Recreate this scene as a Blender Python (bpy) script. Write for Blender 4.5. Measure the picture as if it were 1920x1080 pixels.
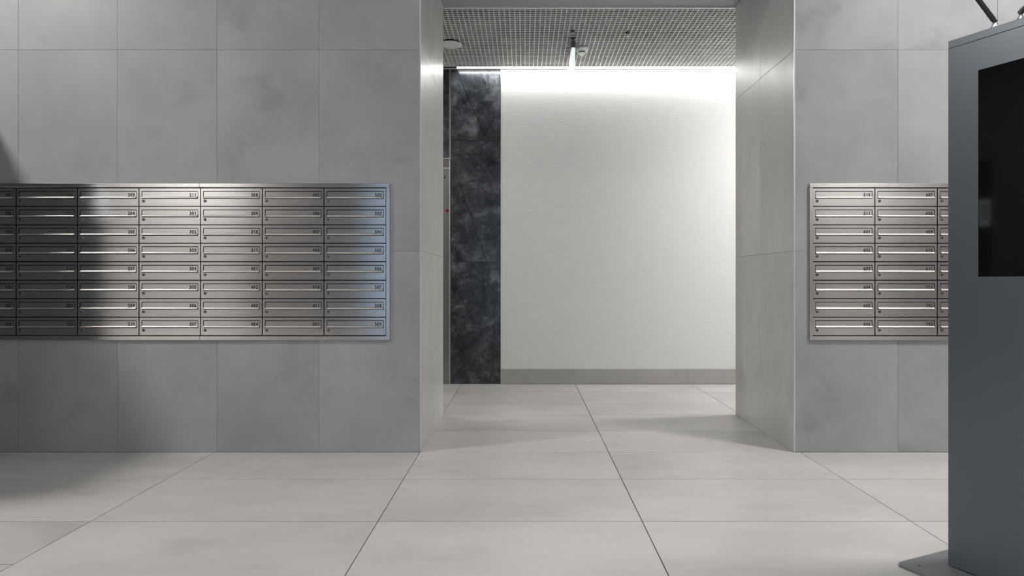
import bpy, bmesh, math, random
from mathutils import Vector, Matrix
random.seed(7)
C = bpy.context.scene.collection
for o in list(bpy.data.objects): bpy.data.objects.remove(o)

# ------------------------------------------------------------------ camera
H, F, VX, VY = 1.0336, 1285.0, 983.5, 524.0
D1, D2, D3 = 4.099, 5.239, 6.776          # front wall face, back of the passage, rear lobby wall
cam = bpy.data.cameras.new('camera'); co = bpy.data.objects.new('camera', cam); C.objects.link(co)
co.location = (0, 0, H); co.rotation_euler = (math.pi/2, 0, 0)
cam.lens = F/1920*36; cam.sensor_width = 36; cam.sensor_fit = 'HORIZONTAL'
cam.shift_x = (960-VX)/1920; cam.shift_y = (VY-540)/1920; cam.clip_start = 0.05
bpy.context.scene.camera = co
def X(px, d=D1): return (px-VX)/F*d
def Z(py, d=D1): return H-(py-VY)/F*d

# ------------------------------------------------------------------ light and exposure
w = bpy.data.worlds.new('world'); bpy.context.scene.world = w; w.use_nodes = True
w.node_tree.nodes['Background'].inputs[0].default_value = (0.62, 0.78, 1.0, 1)
w.node_tree.nodes['Background'].inputs[1].default_value = 0.5
vs = bpy.context.scene.view_settings
vs.view_transform = 'Standard'; vs.look = 'None'; vs.gamma = 1; vs.use_curve_mapping = False; vs.exposure = 0.0
def area(name, loc, rot, sx, sy, power, col, spread=180):
    l = bpy.data.lights.new(name, 'AREA'); l.shape = 'RECTANGLE'; l.size = sx; l.size_y = sy
    l.energy = power; l.color = col; l.spread = math.radians(spread)
    o = bpy.data.objects.new(name, l); o.location = loc; o.rotation_euler = rot; C.objects.link(o); return o
PI = math.pi
FC = 4.3                                     # foyer ceiling height
# daylight entering through the glazed entrance behind the camera
area('entrance_daylight', (0.0, -3.35, 1.55), (PI/2, 0, 0), 5.3, 2.7, 8.5, (0.58, 0.79, 1.0))
# ceiling lights of the foyer: two near the ends, one narrow over the floor, two added unseen to brighten the rear wall
area('ceiling_lamp_light', (-4.40, 2.4, FC-0.06), (0, 0, 0), 0.4, 0.4, 132, (1.0, 0.96, 0.92))
area('ceiling_lamp_light', (3.3, 2.7, FC-0.06), (0, 0, 0), 0.6, 0.6, 94, (1.0, 0.96, 0.93), 135)
area('ceiling_lamp_light', (0.3, 1.2, FC-0.06), (0, 0, 0), 2.6, 0.5, 10, (0.96, 0.98, 1.0), 85)
area('ceiling_lamp_light', (-5.5, -2.85, FC-0.06), (0, 0, 0), 1.4, 0.5, 125, (1.0, 0.96, 0.93), 120)
area('ceiling_lamp_light', (5.5, -2.85, FC-0.06), (0, 0, 0), 1.4, 0.5, 95, (1.0, 0.96, 0.93), 120)
# cove light washing the rear wall of the lobby, and two added fill lamps out of view
area('cove_light', (1.6, D3-0.055, 3.095), (math.radians(4), 0, 0), 4.5, 0.05, 19, (1.0, 0.985, 0.97))
area('lobby_fill_light', (3.2, 5.55, 3.08), (0, 0, 0), 0.4, 0.4, 66, (1.0, 0.97, 0.94))
area('lobby_fill_light', (-1.45, 5.9, 3.08), (0, 0, 0), 0.3, 0.3, 14, (1.0, 0.97, 0.94))

# ------------------------------------------------------------------ materials
def mat(name):
    m = bpy.data.materials.new(name); m.use_nodes = True
    return m, m.node_tree, m.node_tree.nodes['Principled BSDF']
def nn(t, k, **kw):
    n = t.nodes.new(k)
    for a, v in kw.items(): setattr(n, a, v)
    return n
def plain(name, col, rough=0.5, metal=0.0, emit=None, es=0, grain=0.0, gs=60):
    m, t, b = mat(name)
    b.inputs['Base Color'].default_value = (*col, 1); b.inputs['Roughness'].default_value = rough
    b.inputs['Metallic'].default_value = metal
    if emit: b.inputs['Emission Color'].default_value = (*emit, 1); b.inputs['Emission Strength'].default_value = es
    tc = nn(t, 'ShaderNodeTexCoord'); no = nn(t, 'ShaderNodeTexNoise'); no.inputs['Scale'].default_value = gs
    t.links.new(tc.outputs['Object'], no.inputs['Vector'])
    mr = nn(t, 'ShaderNodeMapRange'); mr.inputs['To Min'].default_value = rough*0.88; mr.inputs['To Max'].default_value = min(1, rough*1.12)
    t.links.new(no.outputs[0], mr.inputs['Value']); t.links.new(mr.outputs[0], b.inputs['Roughness'])
    if grain:
        bp = nn(t, 'ShaderNodeBump'); bp.inputs['Strength'].default_value = grain; bp.inputs['Distance'].default_value = 0.001
        t.links.new(no.outputs[0], bp.inputs['Height']); t.links.new(bp.outputs[0], b.inputs['Normal'])
    return m
def stone(name, dark, light, rough, sc=(1, 1, 1), blot=None, var=0.06, spec=0.5, bump=0.15):
    """cement-look porcelain: cloudy mottling that differs from tile to tile"""
    m, t, b = mat(name); L = t.links.new
    geo = nn(t, 'ShaderNodeNewGeometry'); oi = nn(t, 'ShaderNodeObjectInfo')
    comb = nn(t, 'ShaderNodeVectorMath', operation='SCALE'); comb.inputs[0].default_value = (37, 19, 53)
    L(oi.outputs['Random'], comb.inputs['Scale'])
    add = nn(t, 'ShaderNodeVectorMath', operation='ADD'); L(geo.outputs['Position'], add.inputs[0]); L(comb.outputs[0], add.inputs[1])
    mp = nn(t, 'ShaderNodeMapping'); mp.inputs['Scale'].default_value = sc; L(add.outputs[0], mp.inputs[0])
    n1 = nn(t, 'ShaderNodeTexNoise'); n1.inputs['Scale'].default_value = 1.6; n1.inputs['Detail'].default_value = 7; n1.inputs['Roughness'].default_value = 0.6; n1.inputs['Distortion'].default_value = 0.1
    L(mp.outputs[0], n1.inputs['Vector'])
    r1 = nn(t, 'ShaderNodeValToRGB'); r1.color_ramp.elements[0].position = 0.32; r1.color_ramp.elements[1].position = 0.66
    r1.color_ramp.elements[0].color = (*dark, 1); r1.color_ramp.elements[1].color = (*light, 1); L(n1.outputs[0], r1.inputs[0])
    n2 = nn(t, 'ShaderNodeTexNoise'); n2.inputs['Scale'].default_value = 3.1; n2.inputs['Detail'].default_value = 6; n2.inputs['Distortion'].default_value = 0.25
    L(mp.outputs[0], n2.inputs['Vector'])
    r2 = nn(t, 'ShaderNodeMapRange'); r2.inputs['From Min'].default_value = 0.58; r2.inputs['From Max'].default_value = 0.78; r2.inputs['To Max'].default_value = 0.6
    L(n2.outputs[0], r2.inputs['Value'])
    mx = nn(t, 'ShaderNodeMix', data_type='RGBA'); L(r2.outputs[0], mx.inputs[0]); L(r1.outputs[0], mx.inputs[6])
    mx.inputs[7].default_value = (*(blot or [c*0.72 for c in dark]), 1)
    hv = nn(t, 'ShaderNodeMapRange'); hv.inputs['To Min'].default_value = 1-var; hv.inputs['To Max'].default_value = 1+var; L(oi.outputs['Random'], hv.inputs['Value'])
    sc2 = nn(t, 'ShaderNodeVectorMath', operation='SCALE'); L(mx.outputs[2], sc2.inputs[0]); L(hv.outputs[0], sc2.inputs['Scale'])
    L(sc2.outputs[0], b.inputs['Base Color'])
    n3 = nn(t, 'ShaderNodeTexNoise'); n3.inputs['Scale'].default_value = 30; n3.inputs['Detail'].default_value = 4; L(mp.outputs[0], n3.inputs['Vector'])
    rr = nn(t, 'ShaderNodeMapRange'); rr.inputs['To Min'].default_value = rough-0.07; rr.inputs['To Max'].default_value = rough+0.09; L(n3.outputs[0], rr.inputs['Value'])
    L(rr.outputs[0], b.inputs['Roughness']); b.inputs['Specular IOR Level'].default_value = spec
    bp = nn(t, 'ShaderNodeBump'); bp.inputs['Strength'].default_value = bump; bp.inputs['Distance'].default_value = 0.002
    L(n3.outputs[0], bp.inputs['Height']); L(bp.outputs[0], b.inputs['Normal'])
    return m
M = {}
M['wall'] = stone('cement_wall_tile', (0.300, 0.312, 0.320), (0.385, 0.392, 0.398), 0.42, var=0.015)
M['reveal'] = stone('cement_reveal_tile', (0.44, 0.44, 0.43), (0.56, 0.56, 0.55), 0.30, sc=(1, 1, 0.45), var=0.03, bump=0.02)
M['floor'] = stone('cement_floor_tile', (0.435, 0.427, 0.415), (0.54, 0.530, 0.515), 0.38, sc=(0.6, 1.3, 1), blot=(0.35, 0.335, 0.32), var=0.03)
M['skirting'] = stone('cement_skirting', (0.37, 0.365, 0.345), (0.44, 0.43, 0.41), 0.5, var=0.03)
M['grout'] = plain('dark_joint', (0.04, 0.04, 0.04), 0.9)
M['lgrout'] = plain('grey_joint', (0.30, 0.30, 0.30), 0.9)
M['black_gap'] = plain('black_gap', (0.006, 0.006, 0.006), 0.8)
M['alu'] = plain('satin_aluminium', (0.72, 0.73, 0.74), 0.35, 0.8)
M['white'] = plain('white_plastic', (0.72, 0.72, 0.71), 0.45)
M['grid'] = plain('grid_paint', (0.88, 0.87, 0.85), 0.4, 0.0)
M['soffit'] = plain('soffit_paint', (0.36, 0.385, 0.41), 0.6)
M['plaster'] = plain('foyer_plaster', (0.55, 0.55, 0.54), 0.8)
M['void'] = plain('void_paint', (0.055, 0.055, 0.06), 0.9)
M['cladding'] = plain('grey_cladding', (0.24, 0.24, 0.245), 0.7)
M['lockm'] = plain('lock_metal', (0.22, 0.21, 0.20), .3, .9)
M['lip'] = plain('satin_lip', (.80, .79, .77), .36, 1.0)
M['dark'] = plain('dark_panel', (0.035, 0.035, 0.038), 0.5)
M['darkwall'] = plain('dark_wall_cladding', (0.22, 0.215, 0.215), 0.6)
M['board'] = plain('board_paint', (0.13, 0.125, 0.125), 0.5)
M['blk'] = plain('black_plastic', (0.018, 0.016, 0.015), 0.38)
M['lens'] = plain('lit_diffuser', (0.9, 0.9, 0.9), 0.5, emit=(1, 0.97, 0.93), es=6)
M['strip'] = plain('led_diffuser', (0.9, 0.9, 0.9), 0.5, emit=(1, 0.99, 0.98), es=5)
M['sign'] = plain('lit_acrylic', (0.8, 0.85, 0.84), 0.25, emit=(0.85, 1.0, 0.97), es=0.75)
M['kiosk'] = plain('kiosk_paint', (0.144, 0.163, 0.183), 0.32, 0.55, grain=0.05, gs=700)
M['plate'] = plain('base_plate_paint', (0.20, 0.21, 0.215), 0.42, 0.4)
M['glass_black'] = plain('screen_glass', (0.004, 0.004, 0.005), 0.05)
M['glass_black'].node_tree.nodes['Principled BSDF'].inputs['Specular IOR Level'].default_value = 0.3
M['ink'] = plain('number_ink', (0.012, 0.012, 0.014), 0.6)
M['red'] = plain('red_print', (0.55, 0.06, 0.05), 0.5)
M['paper'] = plain('added_glow_print', (0.55, 0.56, 0.55), 0.6, emit=(.9, .95, 1), es=1.3)  # glow added so the notice shows up in the kiosk screen
# white textured wallpaper
def wallpaper():
    m, t, b = mat('ribbed_wallpaper'); L = t.links.new
    g = nn(t, 'ShaderNodeNewGeometry'); mp = nn(t, 'ShaderNodeMapping'); mp.inputs['Scale'].default_value = (7, 1, 75); L(g.outputs['Position'], mp.inputs[0])
    n = nn(t, 'ShaderNodeTexNoise'); n.inputs['Scale'].default_value = 1; n.inputs['Detail'].default_value = 4; n.inputs['Roughness'].default_value = 0.6; L(mp.outputs[0], n.inputs['Vector'])
    r = nn(t, 'ShaderNodeValToRGB'); r.color_ramp.elements[0].position = .3; r.color_ramp.elements[1].position = .7
    r.color_ramp.elements[0].color = (0.72, 0.725, 0.72, 1); r.color_ramp.elements[1].color = (0.75, 0.755, 0.75, 1); L(n.outputs[0], r.inputs[0]); L(r.outputs[0], b.inputs['Base Color'])
    bp = nn(t, 'ShaderNodeBump'); bp.inputs['Strength'].default_value = .22; bp.inputs['Distance'].default_value = .004; L(n.outputs[0], bp.inputs['Height']); L(bp.outputs[0], b.inputs['Normal'])
    b.inputs['Roughness'].default_value = .75; return m
M['wallpaper'] = wallpaper()
def marble():
    m, t, b = mat('dark_marble'); L = t.links.new
    g = nn(t, 'ShaderNodeNewGeometry'); oi = nn(t, 'ShaderNodeObjectInfo')
    s = nn(t, 'ShaderNodeVectorMath', operation='SCALE'); s.inputs[0].default_value = (11, 7, 5); L(oi.outputs['Random'], s.inputs['Scale'])
    a = nn(t, 'ShaderNodeVectorMath', operation='ADD'); L(g.outputs['Position'], a.inputs[0]); L(s.outputs[0], a.inputs[1])
    n1 = nn(t, 'ShaderNodeTexNoise'); n1.inputs['Scale'].default_value = 5.5; n1.inputs['Detail'].default_value = 11; n1.inputs['Roughness'].default_value = .72; n1.inputs['Distortion'].default_value = .35; L(a.outputs[0], n1.inputs['Vector'])
    r = nn(t, 'ShaderNodeValToRGB'); e = r.color_ramp.elements
    e[0].position = .34; e[0].color = (.012, .014, .018, 1); e[1].position = .70; e[1].color = (.17, .18, .195, 1)
    x = e.new(.52); x.color = (.045, .050, .057, 1); L(n1.outputs[0], r.inputs[0])
    # veins: thin dark cracks and a few pale threads
    n2 = nn(t, 'ShaderNodeTexNoise'); n2.inputs['Scale'].default_value = 2.0; n2.inputs['Detail'].default_value = 7; n2.inputs['Distortion'].default_value = .1; L(a.outputs[0], n2.inputs['Vector'])
    d = nn(t, 'ShaderNodeMath', operation='SUBTRACT'); d.inputs[1].default_value = .5; L(n2.outputs[0], d.inputs[0])
    ab = nn(t, 'ShaderNodeMath', operation='ABSOLUTE'); L(d.outputs[0], ab.inputs[0])
    mr = nn(t, 'ShaderNodeMapRange'); mr.inputs['From Max'].default_value = .014; mr.inputs['To Min'].default_value = .6; mr.inputs['To Max'].default_value = 0; L(ab.outputs[0], mr.inputs['Value'])
    mx = nn(t, 'ShaderNodeMix', data_type='RGBA'); L(mr.outputs[0], mx.inputs[0]); L(r.outputs[0], mx.inputs[6]); mx.inputs[7].default_value = (.008, .009, .012, 1)
    n3 = nn(t, 'ShaderNodeTexNoise'); n3.inputs['Scale'].default_value = 5.0; n3.inputs['Detail'].default_value = 5; n3.inputs['Distortion'].default_value = .2; L(a.outputs[0], n3.inputs['Vector'])
    d3 = nn(t, 'ShaderNodeMath', operation='SUBTRACT'); d3.inputs[1].default_value = .47; L(n3.outputs[0], d3.inputs[0])
    a3 = nn(t, 'ShaderNodeMath', operation='ABSOLUTE'); L(d3.outputs[0], a3.inputs[0])
    m3 = nn(t, 'ShaderNodeMapRange'); m3.inputs['From Max'].default_value = .012; m3.inputs['To Min'].default_value = .16; m3.inputs['To Max'].default_value = 0; L(a3.outputs[0], m3.inputs['Value'])
    mx2 = nn(t, 'ShaderNodeMix', data_type='RGBA'); L(m3.outputs[0], mx2.inputs[0]); L(mx.outputs[2], mx2.inputs[6]); mx2.inputs[7].default_value = (.22, .23, .25, 1)
    # long dark cracks running down the slabs
    sep = nn(t, 'ShaderNodeSeparateXYZ'); L(g.outputs['Position'], sep.inputs[0])
    n4 = nn(t, 'ShaderNodeTexNoise'); n4.inputs['Scale'].default_value = 9; n4.inputs['Detail'].default_value = 6; L(g.outputs['Position'], n4.inputs['Vector'])
    last = mx2.outputs[2]
    for (x0, z0, x1, z1) in ((-.672, 3.106, -.409, 2.48), (-.641, 1.977, -.377, 1.213), (-.282, .844, -.335, .013)):
        k = (x1-x0)/(z1-z0)
        a1 = nn(t, 'ShaderNodeMath', operation='MULTIPLY_ADD'); L(sep.outputs['Z'], a1.inputs[0]); a1.inputs[1].default_value = -k; a1.inputs[2].default_value = k*z0-x0-.035
        a2 = nn(t, 'ShaderNodeMath', operation='ADD'); L(a1.outputs[0], a2.inputs[0]); L(sep.outputs['X'], a2.inputs[1])
        a3_ = nn(t, 'ShaderNodeMath', operation='MULTIPLY_ADD'); L(n4.outputs[0], a3_.inputs[0]); a3_.inputs[1].default_value = .07; L(a2.outputs[0], a3_.inputs[2])
        a4 = nn(t, 'ShaderNodeMath', operation='ABSOLUTE'); L(a3_.outputs[0], a4.inputs[0])
        a5 = nn(t, 'ShaderNodeMapRange'); a5.inputs['From Max'].default_value = .007; a5.inputs['To Min'].default_value = .9; a5.inputs['To Max'].default_value = 0; L(a4.outputs[0], a5.inputs['Value'])
        lo = nn(t, 'ShaderNodeMapRange'); lo.inputs['From Min'].default_value = min(z0, z1)-.15; lo.inputs['From Max'].default_value = min(z0, z1); L(sep.outputs['Z'], lo.inputs['Value'])
        hi = nn(t, 'ShaderNodeMapRange'); hi.inputs['From Min'].default_value = max(z0, z1)+.15; hi.inputs['From Max'].default_value = max(z0, z1); L(sep.outputs['Z'], hi.inputs['Value'])
        p1 = nn(t, 'ShaderNodeMath', operation='MULTIPLY'); L(lo.outputs[0], p1.inputs[0]); L(hi.outputs[0], p1.inputs[1])
        p2 = nn(t, 'ShaderNodeMath', operation='MULTIPLY'); L(p1.outputs[0], p2.inputs[0]); L(a5.outputs[0], p2.inputs[1])
        mm = nn(t, 'ShaderNodeMix', data_type='RGBA'); L(p2.outputs[0], mm.inputs[0]); L(last, mm.inputs[6]); mm.inputs[7].default_value = (.005, .006, .008, 1); last = mm.outputs[2]
    L(last, b.inputs['Base Color']); b.inputs['Roughness'].default_value = .24
    return m
M['marble'] = marble()
def steel(name, col, rough, vertical=False):
    m, t, b = mat(name); L = t.links.new
    g = nn(t, 'ShaderNodeNewGeometry'); mp = nn(t, 'ShaderNodeMapping')
    mp.inputs['Scale'].default_value = (500, 500, 3) if vertical else (3, 3, 500); L(g.outputs['Position'], mp.inputs[0])
    n = nn(t, 'ShaderNodeTexNoise'); n.inputs['Scale'].default_value = 1; n.inputs['Detail'].default_value = 3; L(mp.outputs[0], n.inputs['Vector'])
    n0 = nn(t, 'ShaderNodeTexNoise'); n0.inputs['Scale'].default_value = 2.2; n0.inputs['Detail'].default_value = 3; L(g.outputs['Position'], n0.inputs['Vector'])
    r = nn(t, 'ShaderNodeMapRange'); r.inputs['To Min'].default_value = rough*.8; r.inputs['To Max'].default_value = rough*1.25; L(n0.outputs[0], r.inputs['Value']); L(r.outputs[0], b.inputs['Roughness'])
    c = nn(t, 'ShaderNodeValToRGB'); c.color_ramp.elements[0].color = (*[k*.95 for k in col], 1); c.color_ramp.elements[1].color = (*col, 1)
    c.color_ramp.elements[0].position = .3; c.color_ramp.elements[1].position = .7; L(n.outputs[0], c.inputs[0]); L(c.outputs[0], b.inputs['Base Color'])
    bp = nn(t, 'ShaderNodeBump'); bp.inputs['Strength'].default_value = .2; bp.inputs['Distance'].default_value = .0006; L(n.outputs[0], bp.inputs['Height']); L(bp.outputs[0], b.inputs['Normal'])
    b.inputs['Metallic'].default_value = 1.0
    return m
M['steel'] = steel('brushed_steel', (.62, .61, .60), .115)
M['steelv'] = steel('brushed_steel_frame', (.36, .35, .345), .25, True)
M['chrome'] = plain('chrome', (.75, .75, .76), .12, 1.0)
mg, tg, bg = mat('clear_glass'); bg.inputs['Transmission Weight'].default_value = 1; bg.inputs['Roughness'].default_value = 0; bg.inputs['Base Color'].default_value = (.95, .98, 1, 1); bg.inputs['IOR'].default_value = 1.45
M['glass'] = mg

# ------------------------------------------------------------------ helpers
def add_box(bm, x0, x1, y0, y1, z0, z1, bev=0.0):
    m = Matrix.Translation(((x0+x1)/2, (y0+y1)/2, (z0+z1)/2)) @ Matrix.Diagonal((x1-x0, y1-y0, z1-z0, 1))
    r = bmesh.ops.create_cube(bm, size=1, matrix=m)
    if bev:
        es = set(e for v in r['verts'] for e in v.link_edges)
        bmesh.ops.bevel(bm, geom=list(es), offset=bev, segments=1, affect='EDGES')
def add_cyl(bm, p0, p1, r0, r1=None, seg=20):
    p0, p1 = Vector(p0), Vector(p1); d = p1-p0
    m = Matrix.Translation((p0+p1)/2) @ d.to_track_quat('Z', 'Y').to_matrix().to_4x4()
    bmesh.ops.create_cone(bm, cap_ends=True, segments=seg, radius1=r0, radius2=r0 if r1 is None else r1, depth=d.length, matrix=m)
def add_lathe(bm, prof, seg=28, loc=(0, 0, 0)):
    rings = []
    for r, z in prof:
        rings.append([bm.verts.new((loc[0]+r*math.cos(2*PI*k/seg), loc[1]+r*math.sin(2*PI*k/seg), loc[2]+z)) for k in range(seg)])
    for a, b in zip(rings, rings[1:]):
        for k in range(seg): bm.faces.new((a[k], a[(k+1) % seg], b[(k+1) % seg], b[k]))
    bm.faces.new(rings[0]); bm.faces.new(rings[-1])
    bmesh.ops.recalc_face_normals(bm, faces=bm.faces)
def add_prism(bm, pts, x0, x1, axis='x'):
    """pts in (y,z) swept along x"""
    a = [bm.verts.new((x0, p[0], p[1])) for p in pts]; b = [bm.verts.new((x1, p[0], p[1])) for p in pts]
    n = len(pts); fs = [bm.faces.new(a), bm.faces.new(list(reversed(b)))]
    for k in range(n): fs.append(bm.faces.new((a[k], b[k], b[(k+1) % n], a[(k+1) % n])))
    bmesh.ops.recalc_face_normals(bm, faces=fs)
def obj(name, bm, m, parent=None, smooth=False):
    me = bpy.data.meshes.new(name); bm.to_mesh(me); bm.free(); me.materials.append(m)
    if smooth:
        for p in me.polygons: p.use_smooth = len(p.vertices) <= 4
    o = bpy.data.objects.new(name, me); C.objects.link(o)
    if parent: o.parent = parent
    return o
def box(name, x0, x1, y0, y1, z0, z1, m, parent=None, bev=0.0):
    bm = bmesh.new(); add_box(bm, x0, x1, y0, y1, z0, z1, bev); return obj(name, bm, m, parent)
def struct(o): o['kind'] = 'structure'; return o
def tag(o, label, cat, group=None):
    o['label'] = label; o['category'] = cat
    if group: o['group'] = group
    return o
def empty(name, loc=(0, 0, 0), rz=0):
    o = bpy.data.objects.new(name, None); o.location = loc; o.rotation_euler = (0, 0, rz); o.empty_display_size = .1; C.objects.link(o); return o
def cut_rects(r, h):
    """rectangle r minus hole h -> list of rectangles"""
    x0, x1, z0, z1 = r
    if not h: return [r]
    a0, a1, c0, c1 = h
    if a1 <= x0 or a0 >= x1 or c1 <= z0 or c0 >= z1: return [r]
    out = []
    if c0 > z0: out.append((x0, x1, z0, c0))
    if c1 < z1: out.append((x0, x1, c1, z1))
    zz0, zz1 = max(z0, c0), min(z1, c1)
    if a0 > x0: out.append((x0, a0, zz0, zz1))
    if a1 < x1: out.append((a1, x1, zz0, zz1))
    return out

# ------------------------------------------------------------------ openings for the mailbox banks
ZT, ZB = Z(344), Z(637.5)                   # outer edges of both frames
ZR0, ZR1 = Z(352.3), Z(629.3)               # top and bottom of the eight rows
RP = (ZR0-ZR1)/8
LCB = [X(p) for p in (-86, 29.7, 144.9, 260.3, 375.8, 491.5, 607.3, 723.8)]
RCB = [X(p) for p in (1523.8, 1640.8, 1757.8, 1874.8)]
LH = (LCB[0]-0.024, X(731.5), ZB, ZT)
RH = (X(1516.3), RCB[-1]+0.024, ZB, ZT)
holeL = (LH[0]+.006, LH[1]-.006, LH[2]+.006, LH[3]-.006); holeR = (RH[0]+.006, RH[1]-.006, RH[2]+.006, RH[3]-.006)

# ------------------------------------------------------------------ room shell
OL, OR = -0.622, 1.613                      # passage left and right faces
XL, XR, YB = -6.9, 6.3, -3.5
SOF = 3.123                                 # passage soffit height
T = 0.012; G = 0.0006
floor = struct(box('floor', XL-.2, XR+.2, YB-.2, D3+.2, -.20, -T, M['grout']))
cols = [-6.9, -5.375, -4.205, -3.035, -1.855, -.627, .503, 1.651, 2.80, 3.95, 5.10, 6.3]
rows = [-3.5, -3.06, -2.46, -1.86, -1.26, -.66, -.06, .54, 1.14, 1.73, 2.329, 2.929, 3.549, D1, 4.677, 5.24, 5.70, 6.295, D3]
rows2 = [-3.5, -3.06, -2.46, -1.86, -1.26, -.66, -.06, .54, 1.14, 1.85, 2.487, 2.929, 3.549, D1]
for i in range(len(cols)-1):
    rr = rows2 if cols[i+1] < -1.8 else rows
    for j in range(len(rr)-1):
        x0, x1, y0, y1 = cols[i], cols[i+1], rr[j], rr[j+1]
        if y0 >= D1-.01 and (x1 < -2.2 or x0 > 4.2): continue
        if y0 >= D1-.01 and y1 < D2+.01:
            if x0 >= OR or x1 <= OL: continue
            x0 = max(x0, OL-.004); x1 = min(x1, OR+.004)
        elif y0 >= D2-.01:
            x0 = max(x0, -2.1); x1 = min(x1, 4.0)
            if x1-x0 < .02: continue
        g = .0023
        box('floor_tile', x0+g, x1-g, y0+g, y1-g, -T, 0, M['floor'], floor, bev=.0004)

def wall_facing(name, xs, zs, y, hole, back, m):
    """wall in the xz plane facing the camera, clad in separate tiles, with an optional cavity"""
    wx0, wx1, wz0, wz1 = xs[0], xs[-1], zs[0], zs[-1]
    if wx0 > 0: wx0 += T+.001
    else: wx1 -= T+.001
    bm = bmesh.new()
    for (a, b_, c, d) in cut_rects((wx0, wx1, wz0, wz1), hole): add_box(bm, a, b_, y+T, back, c, d)
    if hole: add_box(bm, hole[0]-.02, hole[1]+.02, back, back+.02, hole[2]-.02, hole[3]+.02)
    wl = struct(obj(name, bm, M['lgrout']))
    for i in range(len(xs)-1):
        for k in range(len(zs)-1):
            bm = bmesh.new(); n = 0
            off = random.uniform(0, .0009)
            for (a, b_, c, d) in cut_rects((xs[i]+G, xs[i+1]-G, zs[k]+G, zs[k+1]-G), hole):
                if b_-a < .003 or d-c < .003: continue
                add_box(bm, a, b_, y+off, y+T+.001, c, d, .0005); n += 1
            if n: obj('wall_tile', bm, m, wl)
            else: bm.free()
    return wl
zs = [0, 1.204, 2.408, 3.612, FC]
lx = [-6.9, -6.655, -6.05, -5.445, -4.84, -4.235, -3.63, X(34), X(220), X(407), X(598), OL]
rx = [OR, X(1683.5), 2.83, 3.43, 4.03, 4.63, 5.23, 5.83, 6.3]
wL = wall_facing('wall_left', lx, zs, D1, holeL, D1+.28, M['wall'])
wR = wall_facing('wall_right', rx, zs, D1, holeR, D1+.28, M['wall'])
# header above the passage
hd = struct(box('wall_header', OL, OR, D1+T, D2, SOF+.012, FC, M['lgrout']))
for a, b_ in ((OL, .126), (.126, .87), (.87, OR)):
    box('wall_tile', a+G, b_-G, D1, D1+T, SOF+.012, 3.612-G, M['wall'], hd, .001)
    box('wall_tile', a+G, b_-G, D1, D1+T, 3.612+G, FC, M['wall'], hd, .001)
struct(box('trim_1', OL, OR, D1+.004, D2, SOF, SOF+.012, M['soffit']))
# side faces of the passage
def reveal(name, x, sgn, splits):
    xa, xb = (x-.25, x-T) if sgn > 0 else (x+T, x+.25)
    wl = struct(box(name, xa, xb, D1+.29, D2, 0, SOF, M['lgrout']))
    ys = [D1+.004]+splits+[D2]
    for a, b_ in zip(ys, ys[1:]):
        for c, d in ((0, 1.204), (1.204, 2.408), (2.408, SOF)):
            x0, x1 = (x-T, x) if sgn > 0 else (x, x+T)
            box('wall_tile', x0, x1, a+G, b_-G, c+G, d-G, M['reveal'], wl, .001)
    return wl
reveal('wall_passage_left', OL, 1, [4.70])
reveal('wall_passage_right', OR, -1, [D1*507.5/(1426.5-VX)*1.0])
struct(box('wall_block_left', XL, OL-.26, D1+.30, D2, 0, SOF+.4, M['plaster']))
struct(box('wall_block_right', OR+.26, XR, D1+.30, D2, 0, SOF, M['plaster']))
# bright metal corner profiles
struct(box('trim_2', OL-.004, OL+.002, D1-.002, D1+.006, 0.003, SOF+.3, M['alu'], bev=.001))
struct(box('trim_3', OR-.003, OR+.006, D1-.003, D1+.006, 0.003, SOF+.3, M['alu'], bev=.001))
# foyer shell behind the camera
struct(box('ceiling', XL, XR, YB, D1+.3, FC, FC+.1, M['plaster']))
struct(box('wall_side_left', XL-.1, XL, YB, D1+.3, 0, FC, M['darkwall']))
struct(box('wall_side_right', XR, XR+.1, YB, D1+.3, 0, FC, M['cladding']))
bm = bmesh.new()
for r in cut_rects((XL, XR, 0, FC), (-2.7, 2.7, .02, 3.0)): add_box(bm, r[0], r[1], YB, YB+.1, r[2], r[3])
struct(obj('wall_back', bm, M['plaster']))
for xx in (-4.75, 2.76):
    struct(box('wall_added_panel', xx, xx+1.99, YB+.1, YB+.13, 0, FC, M['cladding']))  # unseen panels added to dim a band of the mailbox reflections
dr = struct(empty('door_1', (0, YB+.06, 0)))
for xx in (-2.7, -1.35, -.02, 1.31, 2.64): box('door_frame', xx, xx+.06, -.03, .03, 0.02, 3.0, M['dark'], dr)
box('door_frame', -2.64, 2.64, -.03, .03, 2.94, 3.0, M['dark'], dr)
for sx in (-1, 1): box('door_handle', sx*.12-.015, sx*.12+.015, .05, .08, .7, 1.6, M['chrome'], dr)

# rear lobby
LC = 3.113
wk = struct(box('wall_rear', -.2347, 4.0, D3, D3+.12, 0, LC+.012, M['wallpaper']))
struct(box('wall_rear_top', -.2347, 4.0, D3, D3+.12, LC+.012, SOF+.45, M['void']))
wm = struct(box('wall_rear_stone', -.745, -.2347, D3+.012, D3+.12, 0, SOF+.45, M['lgrout']))
for c, d in ((0, 1.208), (1.208, 2.405), (2.405, SOF+.3)):
    box('marble_panel', -.729, -.2357, D3-.002, D3+.012, c+.0014, d-.0014, M['marble'], wm, .001)
struct(box('trim_4', -.2357, -.2317, D3-.004, D3, .0, LC, M['alu']))
bs = struct(box('baseboard_rear', -.2317, 4.0, D3-.008, D3, 0.002, .150, M['lgrout']))
for a, b_ in ((-.2317, .421), (.421, X(1289, D3)), (X(1289, D3), 2.80), (2.80, 4.0)):
    box('skirting_tile', a+.0008, b_-.0008, D3-.014, D3-.008, .003, .150, M['skirting'], bs, .001)
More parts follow.
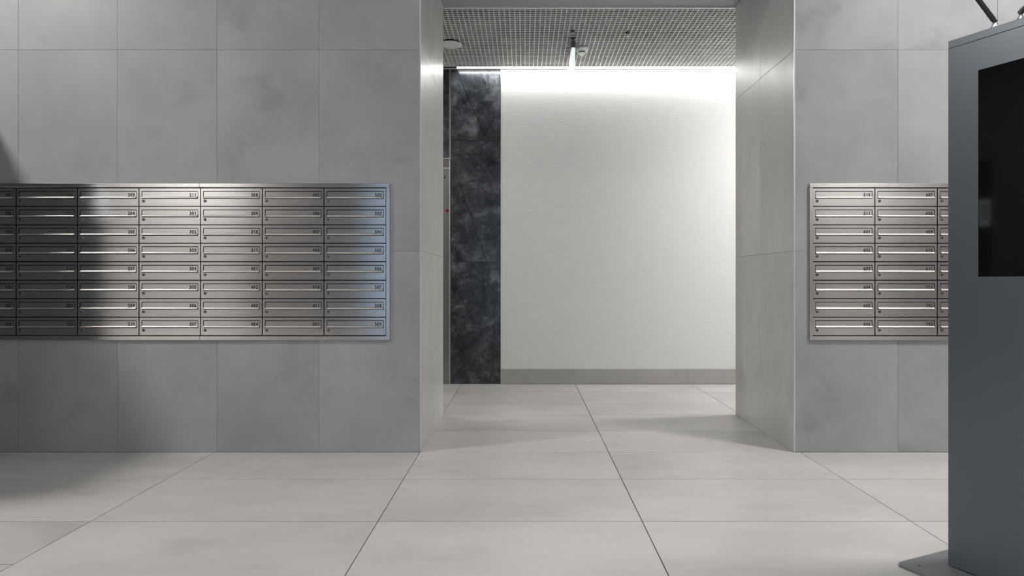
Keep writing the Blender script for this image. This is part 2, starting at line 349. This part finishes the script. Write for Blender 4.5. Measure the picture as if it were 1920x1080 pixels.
# left of the marble: lift doorway in a steel frame, dark marble above it
wl = struct(box('wall_lobby_left', -2.2, -2.1, D2, D3+.3, 0, SOF+.45, M['plaster']))
wl2 = struct(box('wall_above_lift', -2.1, -.745, D3+.05, D3+.12, 2.235, SOF+.45, M['black_gap']))
for a, b_ in ((-2.1, -1.42), (-1.42, -.742)):
    box('marble_panel', a+.001, b_-.001, D3+.036, D3+.05, 2.237, LC+.25, M['marble'], wl2)
ld = struct(empty('door_2', (-.742, D3, 0)))
box('door_jamb', -.085, 0, -.012, .12, 0.001, 2.128, M['steelv'], ld, .002)
box('door_jamb', -1.27, -1.185, -.012, .12, 0.001, 2.128, M['steelv'], ld, .002)
box('jamb_edge', .0, .006, -.016, .02, 0.001, 2.232, M['alu'], ld, .001)
box('door_header', -1.27, 0, -.006, .12, 2.136, 2.222, M['lockm'], ld, .002)
box('door_header_lip', -1.27, 0, -.018, .11, 2.222, 2.231, M['lip'], ld, .002)
box('door_header_lip', -1.27, 0, -.018, .11, 2.127, 2.136, M['lip'], ld, .002)
box('door_leaf', -1.185, -.637, .06, .09, 0.004, 2.127, M['steelv'], ld)
box('door_leaf', -.633, -.085, .06, .09, 0.004, 2.127, M['steelv'], ld)
struct(box('wall_lift_side', -2.1, -2.02, D3-.01, D3+.12, 0, 2.235, M['marble']))
bm = bmesh.new()                                                           # round red mark on the jamb
add_lathe(bm, [(.012, 0), (.012, .002), (.0185, .002), (.0185, 0)], 24)
bmesh.ops.transform(bm, matrix=Matrix.Translation((-.0195, -.0125, 1.712)) @ Matrix.Rotation(PI/2, 4, 'X'), verts=bm.verts)
add_box(bm, -.0215, -.0175, -.0145, -.0125, 1.704, 1.720)
r_ = obj('round_sticker', bm, M['red'], ld); r_['label'] = 'round red sticker'
box('screw_cover', -.050, -.040, -.0145, -.012, 2.03, 2.055, M['blk'], ld)
struct(box('wall_lobby_right', 4.0, 4.1, D2, D3+.12, 0, SOF+.45, M['plaster']))
struct(box('ceiling_void', -2.2, 4.1, D2-.0, D3+.12, SOF+.45, SOF+.55, M['void']))
struct(box('wall_above_passage', -2.2, 4.1, D2-.12, D2-.002, SOF+.012, SOF+.45, M['void']))
struct(box('trim_5', -2.1, 4.0, D2+.001, D2+.028, LC-.003, LC+.012, M['white']))

# ------------------------------------------------------------------ open cell ceiling
cg = tag(empty('ceiling_grid', (0, 0, LC)), 'white open-cell grid ceiling over the corridor beyond the opening', 'ceiling grid')
P = 0.0406; bw = .0021; gy1 = D3-.085
me_l = None; x = -.727-33*P
while x < 3.98:
    if me_l is None:
        o = box('grid_bar', -bw, bw, D2+.03, gy1, 0, .0085, M['grid'], cg); me_l = o.data
    else:
        o = bpy.data.objects.new('grid_bar', me_l); C.objects.link(o); o.parent = cg
    o.location.x = x; x += P
y = D2+.03+P; me_c = None
while y < gy1:
    if me_c is None:
        o = box('cross_bar', -2.08, 3.98, -bw, bw, .0006, .0080, M['grid'], cg); me_c = o.data
    else:
        o = bpy.data.objects.new('cross_bar', me_c); C.objects.link(o); o.parent = cg
    o.location.y = y; y += P
# LED profile between grid and rear wall
ls = tag(empty('light_strip', (0, 0, LC)), 'long glowing white strip light along the top of the rear wall', 'light')
box('diffuser', -.664, 3.98, gy1+.012, D3-.018, .004, .012, M['strip'], ls)
box('profile', -2.08, 3.98, gy1+.004, gy1+.012, .001, .05, M['white'], ls)
box('profile', -2.08, 3.98, D3-.016, D3-.003, -.001, .05, M['grid'], ls)
box('profile_end', -2.08, -.666, gy1+.012, D3-.016, .004, .03, M['dark'], ls)

# things on the lobby ceiling
def ceil(px, py, z=LC): d = (z-H)*F/(VY-py); return X(px, d), d
cx, cy = ceil(845, 84, LC-.02)
sp = tag(empty('ceiling_speaker', (cx, cy, LC)), 'flat round white disc on the grid ceiling at the far left', 'speaker')
bm = bmesh.new(); add_lathe(bm, [(.080, 0), (.080, -.016)]); obj('shade_gap_ring', bm, M['blk'], sp)  # black ring puts the shade of the gap above the cover into colour
bm = bmesh.new(); add_lathe(bm, [(.098, -.016), (.100, -.019), (.098, -.024), (.06, -.027), (.0005, -.028)]); obj('cover', bm, M['white'], sp, True)
cx, cy = ceil(1091, 92, LC-.01)
sd = tag(empty('smoke_detector', (cx, cy, LC)), 'round white smoke detector with dark vents beside the hanging sign', 'smoke detector')
bm = bmesh.new(); add_lathe(bm, [(.058, -.001), (.060, -.016), (.050, -.030), (.034, -.034)]); obj('base', bm, M['white'], sd, True)
bm = bmesh.new(); add_lathe(bm, [(.030, -.034), (.030, -.043)]); obj('vent', bm, M['blk'], sd, True)
bm = bmesh.new(); add_lathe(bm, [(.034, -.043), (.034, -.050), (.022, -.060), (.0005, -.063)]); obj('cap', bm, M['white'], sd, True)
sx_, sy_ = .4180, 5.86
es = tag(empty('exit_sign', (sx_, sy_, LC)), 'hanging lit sign seen edge-on below a grey box on the corridor ceiling', 'sign')
bm = bmesh.new()
for dy in (.05, .30): add_cyl(bm, (0, dy, .0), (0, dy, -.035), .006, seg=10); add_cyl(bm, (0, dy, .0), (0, dy, -.006), .022, seg=16)
obj('hanger', bm, M['blk'], es)
box('housing', -.020, .020, 0, .36, -.093, -.035, plain('sign_housing', (.10, .105, .11), .4), es, .002)
box('panel', -.014, .014, .006, .354, -.245, -.093, M['sign'], es, .003)
for (px, py, lab) in ((1177, 63, 'small sprinkler head poking through the grid ceiling, right of the smoke detector'), (1074, 60, 'small sprinkler head in the grid ceiling just in front of the hanging sign')):
    cx, cy = ceil(px, py, LC-.01)
    sk = tag(empty('sprinkler', (cx, cy, LC)), lab, 'sprinkler')
    bm = bmesh.new(); add_cyl(bm, (0, 0, 0), (0, 0, -.012), .024, .014); obj('escutcheon', bm, M['blk'], sk)
    bm = bmesh.new(); add_cyl(bm, (0, 0, -.012), (0, 0, -.034), .005, seg=8); add_cyl(bm, (0, 0, -.034), (0, 0, -.037), .014, seg=12); obj('deflector', bm, M['chrome'], sk)

# ------------------------------------------------------------------ mailboxes
YF = D1+.002                                 # door face plane
CW = LCB[3]-LCB[2]
DIG = {}
def digit(ch):
    """flat bold digit in the xy plane, 12 x 20.5 mm"""
    if ch in DIG: return DIG[ch]
    if ch == '1':
        P_ = [(.0048, 0), (.0088, 0), (.0088, .0205), (.0056, .0205), (.0052, .0190), (.0040, .0176), (.0018, .0168), (.0018, .0138), (.0048, .0146)]
        DIG[ch] = ([(x, y) for x, y in P_], [tuple(range(len(P_)))]); return DIG[ch]
    cu = bpy.data.curves.new('t', 'FONT'); cu.body = ch; cu.size = .03; cu.offset = .0011; cu.resolution_u = 3
    o = bpy.data.objects.new('t', cu); C.objects.link(o); bpy.context.view_layer.update()
    me = bpy.data.meshes.new_from_object(o.evaluated_get(bpy.context.evaluated_depsgraph_get()))
    xs = [v.co.x for v in me.vertices]; ys = [v.co.y for v in me.vertices]; a, b_, c, d = min(xs), max(xs), min(ys), max(ys)
    DIG[ch] = ([((v.co.x-a)/(b_-a)*.0118, (v.co.y-c)/(d-c)*.0205) for v in me.vertices], [tuple(p.vertices) for p in me.polygons])
    bpy.data.objects.remove(o); bpy.data.curves.remove(cu); return DIG[ch]
def text_mesh(s):
    V, Fc = [], []; x = -.0142*len(s)+.0024
    for ch in s:
        vs_, fs = digit(ch); n = len(V)
        V += [(x+a, -.0004, b_) for a, b_ in vs_]; Fc += [tuple(k+n for k in f) for f in fs]; x += .0142
    me = bpy.data.meshes.new('number'); me.from_pydata(V, [], Fc); me.materials.append(M['ink'])
    return me
def make_parts(wd):
    """local frame: origin at lower left of the cell, x right, z up, front face at y=0"""
    g = .0029; W, Hh = wd, RP
    p = {}
    bm = bmesh.new()                                                       # sheet box behind the door
    add_box(bm, .0012, W-.0012, .012, .24, .0012, Hh-.0012); p['housing'] = (bm, M['black_gap'])
    fx0, fx1, fz1, fz0 = .0155, W-.0145, Hh-.0185, Hh-.0185-.0475
    bm = bmesh.new()                                                       # door: sheet with a window for the flap
    for (a, b_, c, d) in cut_rects((g, W-g, g, Hh-g), (fx0, fx1, fz0, fz1)):
        add_box(bm, a, b_, 0, .008, c, d)
    bmesh.ops.remove_doubles(bm, verts=bm.verts, dist=1e-5)
    # turned edges
    add_prism(bm, [(0, Hh-g), (.008, Hh-g), (.008, Hh-g+.0012), (.003, Hh-g+.0012)], g, W-g)
    p['door'] = (bm, M['steel'])
    gg = .0035
    bm = bmesh.new(); a, b_, c, d = fx0+gg, fx1-gg, fz0+gg, fz1-.0045
    add_box(bm, a, b_, .0015, .0045, c, d); p['flap'] = (bm, M['steel'])
    # rounded grip lip rolled along the lower edge of the flap
    bm = bmesh.new(); prof = [(.0014, c-.0004)]
    for k in range(9):
        an = math.radians(-90+k*22.5)
        prof.append((-.0030-.0052*math.cos(an), c+.0040+.0044*math.sin(an)))
    prof.append((.0014, c+.0105)); add_prism(bm, prof, a, b_); p['lip'] = (bm, M['lip'])
    bm = bmesh.new(); lx_, lz_ = fx0+.0115, fz0-.0125
    add_cyl(bm, (lx_, .004, lz_), (lx_, -.0035, lz_), .0102, .0088, 20)
    p['lock'] = (bm, M['lockm'])
    bm = bmesh.new(); add_box(bm, lx_-.0012, lx_+.0012, -.0042, -.0030, lz_-.0055, lz_+.0055); add_cyl(bm, (lx_, -.003, lz_), (lx_, -.0040, lz_), .0034, seg=12)
    p['keyhole'] = (bm, M['blk'])
    return p, (b_-.0090, .0015-.0002, Hh-.0512)
def colw(side, ci):
    if side == 'left': return ['column cut by the frame edge', 'left bank, first full column', 'left bank, second full column', 'left bank, third full column', 'left bank, third column from its right', 'left bank, next to last column', 'left bank, rightmost column'][ci]
    return ['right bank, first column', 'right bank, second column', ''][ci]
def bank(colb, numbers, side, group):
    for ci in range(len(colb)-1):
        wd = colb[ci+1]-colb[ci]; parts, tp = make_parts(wd); shared = {}
        for k, (bm, m) in parts.items():
            me = bpy.data.meshes.new(k); bm.to_mesh(me); bm.free(); me.materials.append(m); shared[k] = me
        for r in range(8):
            num = numbers[ci][r] if numbers[ci] else None
            root = empty('mailbox', (colb[ci], YF, ZR0-(r+1)*RP))
            where = ['top row', 'second row down', 'third row down', 'fourth row down', 'fourth row up', 'third row up', 'second row up', 'bottom row'][r]
            if num: tag(root, 'steel mailbox marked %s, %s of the %s' % (num, where, colw(side, ci)), 'mailbox', group)
            else: tag(root, 'steel mailbox half hidden by the kiosk, %s of the right bank' % where, 'mailbox', group)
            d = {}
            for k in ('housing', 'door'):
                d[k] = bpy.data.objects.new(k, shared[k]); C.objects.link(d[k]); d[k].parent = root
            for k in ('flap', 'lip', 'lock'):
                o = bpy.data.objects.new(k, shared[k]); C.objects.link(o); o.parent = d['door']; d[k] = o
            # key slot lies in the lock but stays at sub-part level
            o = bpy.data.objects.new('keyhole', shared['keyhole']); C.objects.link(o); o.parent = d['door']
            if num:
                o = bpy.data.objects.new('number', text_mesh(num)); C.objects.link(o); o.parent = d['door']; o.location = tp
def frame(hx0, hx1, x0, x1, joints, label):
    """stainless surround: four mitred rails, top and bottom ones in lengths"""
    root = tag(empty('bank_surround', ((hx0+hx1)/2, D1, ZB)), label, 'frame', None)
    cx_, cz_ = (hx0+hx1)/2, ZB
    e = .0225-.0005
    def rail(xa, xb, za, zb, n):
        bm = bmesh.new(); add_box(bm, xa-cx_, xb-cx_, -.0115, -.0015, za-cz_, zb-cz_, .0012)
        # inner return
        o = obj(n, bm, M['steel'], root); return o
    top0, bot1 = ZR0+.002, ZR1-.002
    js = [hx0]+joints+[hx1]
    for a, b_ in zip(js, js[1:]):
        rail(a+.0004, b_-.0004, top0, ZT, 'top_rail'); rail(a+.0004, b_-.0004, ZB, bot1, 'bottom_rail')
    rail(hx0, x0-.002, bot1, top0, 'side_rail'); rail(x1+.002, hx1, bot1, top0, 'side_rail')
numsL = [['%d' % n for n in range(101, 109)],
         ['109', '110', '111', '112', '113', '114', '201', '202'],
         ['%d' % n for n in range(203, 211)],
         ['211']+['%d' % n for n in range(301, 308)],
         ['308', '309', '310', '311', '401', '402', '403', '404'],
         ['%d' % n for n in range(405, 412)]+['501'],
         ['%d' % n for n in range(502, 510)]]
numsR = [['510', '511', '601', '602', '603', '604', '605', '606'],
         ['607', '608', '609', '610', '611', '701', '702', '703'], None]
bank(LCB, numsL, 'left', 'mailboxes in the left bank')
bank(RCB, numsR, 'right', 'mailboxes in the right bank')
frame(LH[0], LH[1], LCB[0], LCB[-1], [LCB[4]], 'brushed steel surround of the wide mailbox bank on the left wall')
frame(RH[0], RH[1], RCB[0], RCB[-1], [], 'brushed steel surround of the mailbox bank on the right wall')

# ------------------------------------------------------------------ kiosk
# local frame: x = along the front from far edge towards the camera, y = into the body, origin at far front corner
ux, uy = .4194, -.9078
kz = math.atan2(uy, ux)
KW, KD, KH = .61, .17, 1.886
kx, ky = X(1778, 2.455), 2.455
K = tag(empty('kiosk', (kx, ky, 0), kz), 'tall grey metal information kiosk with a black portrait screen, on a flat base plate', 'kiosk')
# into the body must be (+.9078, +.4194): rotating local +y by kz gives (-sin, cos) = (.9078, .4194)
bm = bmesh.new(); s0, s1, sz0, sz1 = .1048, .505, 1.043, 1.754
for (a, b_, c, d) in cut_rects((0, KW, .012, KH-.028), (s0, s1, sz0, sz1)): add_box(bm, a, b_, 0, .004, c, d)
bmesh.ops.remove_doubles(bm, verts=bm.verts, dist=1e-5)
obj('front_panel', bm, M['kiosk'], K)
box('body', 0.001, KW-.001, .0045, KD, .012, KH-.030, M['kiosk'], K, .001)
for o_ in (K.children[-1],):                                              # hollow behind the screen is closed by the display itself
    pass
box('top_cap', -.0005, KW+.0005, -.0005, KD+.0005, KH-.0265, KH, M['kiosk'], K, .0012)
sc_ = box('screen', s0+.0008, s1-.0008, .0015, .0044, sz0+.0008, sz1-.0008, M['glass_black'], K); sc_['label'] = 'glossy black display glass'
# base plate with rounded corners and bolt holes
bm = bmesh.new()
bx0, bx1, by0, by1, rr_ = -.096, KW+.096, -.152, KD+.15, .028
pts = []
for (cx, cy, a0) in ((bx1-rr_, by1-rr_, 0), (bx0+rr_, by1-rr_, 90), (bx0+rr_, by0+rr_, 180), (bx1-rr_, by0+rr_, 270)):
    for k in range(7):
        a = math.radians(a0+k*15); pts.append((cx+rr_*math.cos(a), cy+rr_*math.sin(a)))
vb = [bm.verts.new((p[0], p[1], .0005)) for p in pts]; vt = [bm.verts.new((p[0], p[1], .0085)) for p in pts]
bm.faces.new(list(reversed(vb))); bm.faces.new(vt)
for k in range(len(pts)): bm.faces.new((vb[k], vb[(k+1) % len(pts)], vt[(k+1) % len(pts)], vt[k]))
bmesh.ops.recalc_face_normals(bm, faces=bm.faces)
bp_ = obj('base_plate', bm, M['plate'], K)
for (hx, hy) in ((-.043, -.094), (KW+.043, -.094), (-.043, KD+.09), (KW+.043, KD+.09)):
    bm = bmesh.new(); add_cyl(bm, (hx, hy, .0084), (hx, hy, .0088), .0052, seg=14); obj('bolt_hole', bm, M['blk'], bp_)
box('foot', .02, KW-.02, .012, KD-.02, .0085, .0125, M['blk'], K)
def antenna(s, dirx, dirz, L):
    by = .016
    bm = bmesh.new(); add_lathe(bm, [(.013, 0), (.0125, .003), (.007, .011), (.0055, .017)], 20, (s, by, KH)); a = obj('antenna', bm, M['alu'], K, True); a['label'] = 'antenna foot of bright metal with a tilted black paddle'
    # world tilt direction (dirx, 0, dirz) expressed in the kiosk frame
    n = math.hypot(dirx, dirz); wx, wz = dirx/n, dirz/n
    v = Vector((wx*ux, wx*.9078, wz)); p0 = Vector((s, by, KH+.026))
    bm = bmesh.new(); add_cyl(bm, (s, by, KH+.012), p0, .0050, seg=12)
    add_cyl(bm, p0+Vector((0, -.006, 0)), p0+Vector((0, .006, 0)), .0065, seg=14); obj('hinge', bm, M['blk'], a, False)
    bm = bmesh.new(); side = Vector((ux*wz, .9078*wz, -wx)); dep = v.cross(side)
    ring = []
    for (t, w_) in ((-.004, .0055), (.004, .0085), (L-.006, .0078), (L, .0055)):
        c = p0+v*t; ring.append([bm.verts.new(c+side*(w_*cs)+dep*(w_*.6*sn)) for cs, sn in ((1, .5), (.6, 1), (-.6, 1), (-1, .5), (-1, -.5), (-.6, -1), (.6, -1), (1, -.5))])
    for a_, b_ in zip(ring, ring[1:]):
        for k in range(8): bm.faces.new((a_[k], a_[(k+1) % 8], b_[(k+1) % 8], b_[k]))
    bm.faces.new(ring[0]); bm.faces.new(ring[-1]); bmesh.ops.recalc_face_normals(bm, faces=bm.faces)
    obj('paddle', bm, M['blk'], a)
antenna(.1485, -.60, .80, .17)
antenna(.232, .72, .69, .17)

# ------------------------------------------------------------------ out of frame, seen as shadow and reflection
tt = tag(empty('totem', (-3.30, 3.40, 0), 0), 'dark grey free-standing poster totem left of the frame, mirrored in the kiosk screen', 'totem')
box('board', -.03, .03, -.56, .56, .01, 2.15, M['board'], tt, .004)
po = box('notice', .0302, .032, -.548, -.445, 1.53, 1.78, M['paper'], tt)
for zz in (1.61, 1.66, 1.71): box('printed_line', .0318, .0328, -.535, -.475, zz-.008, zz+.008, M['ink'], po)
box('foot_plate', -.16, .16, -.58, .58, .0, .01, M['plate'], tt)
for i, (x, y, a, b_) in enumerate(((-4.40, 2.4, .4, .4), (3.3, 2.7, .6, .6), (.3, 1.2, 2.6, .5), (-5.5, -2.85, 1.4, .5), (5.5, -2.85, 1.4, .5))):
    nm = ['square ceiling light above the left end of the mailboxes', 'square ceiling light above the kiosk', 'long ceiling light over the middle of the foyer', 'added unseen ceiling light washing the back left of the foyer', 'added unseen ceiling light washing the back right of the foyer'][i]
    cl = tag(empty('ceiling_light', (x, y, FC)), nm, 'light')  # the back corner pair is added to light the rear wall
    bm = bmesh.new()
    for r in cut_rects((-a/2-.03, a/2+.03, -b_/2-.03, b_/2+.03), (-a/2, a/2, -b_/2, b_/2)): add_box(bm, r[0], r[1], r[2], r[3], -.05, -.001)
    obj('housing', bm, M['white'], cl)
    box('diffuser', -a/2, a/2, -b_/2, b_/2, -.04, -.03, M['lens'], cl)
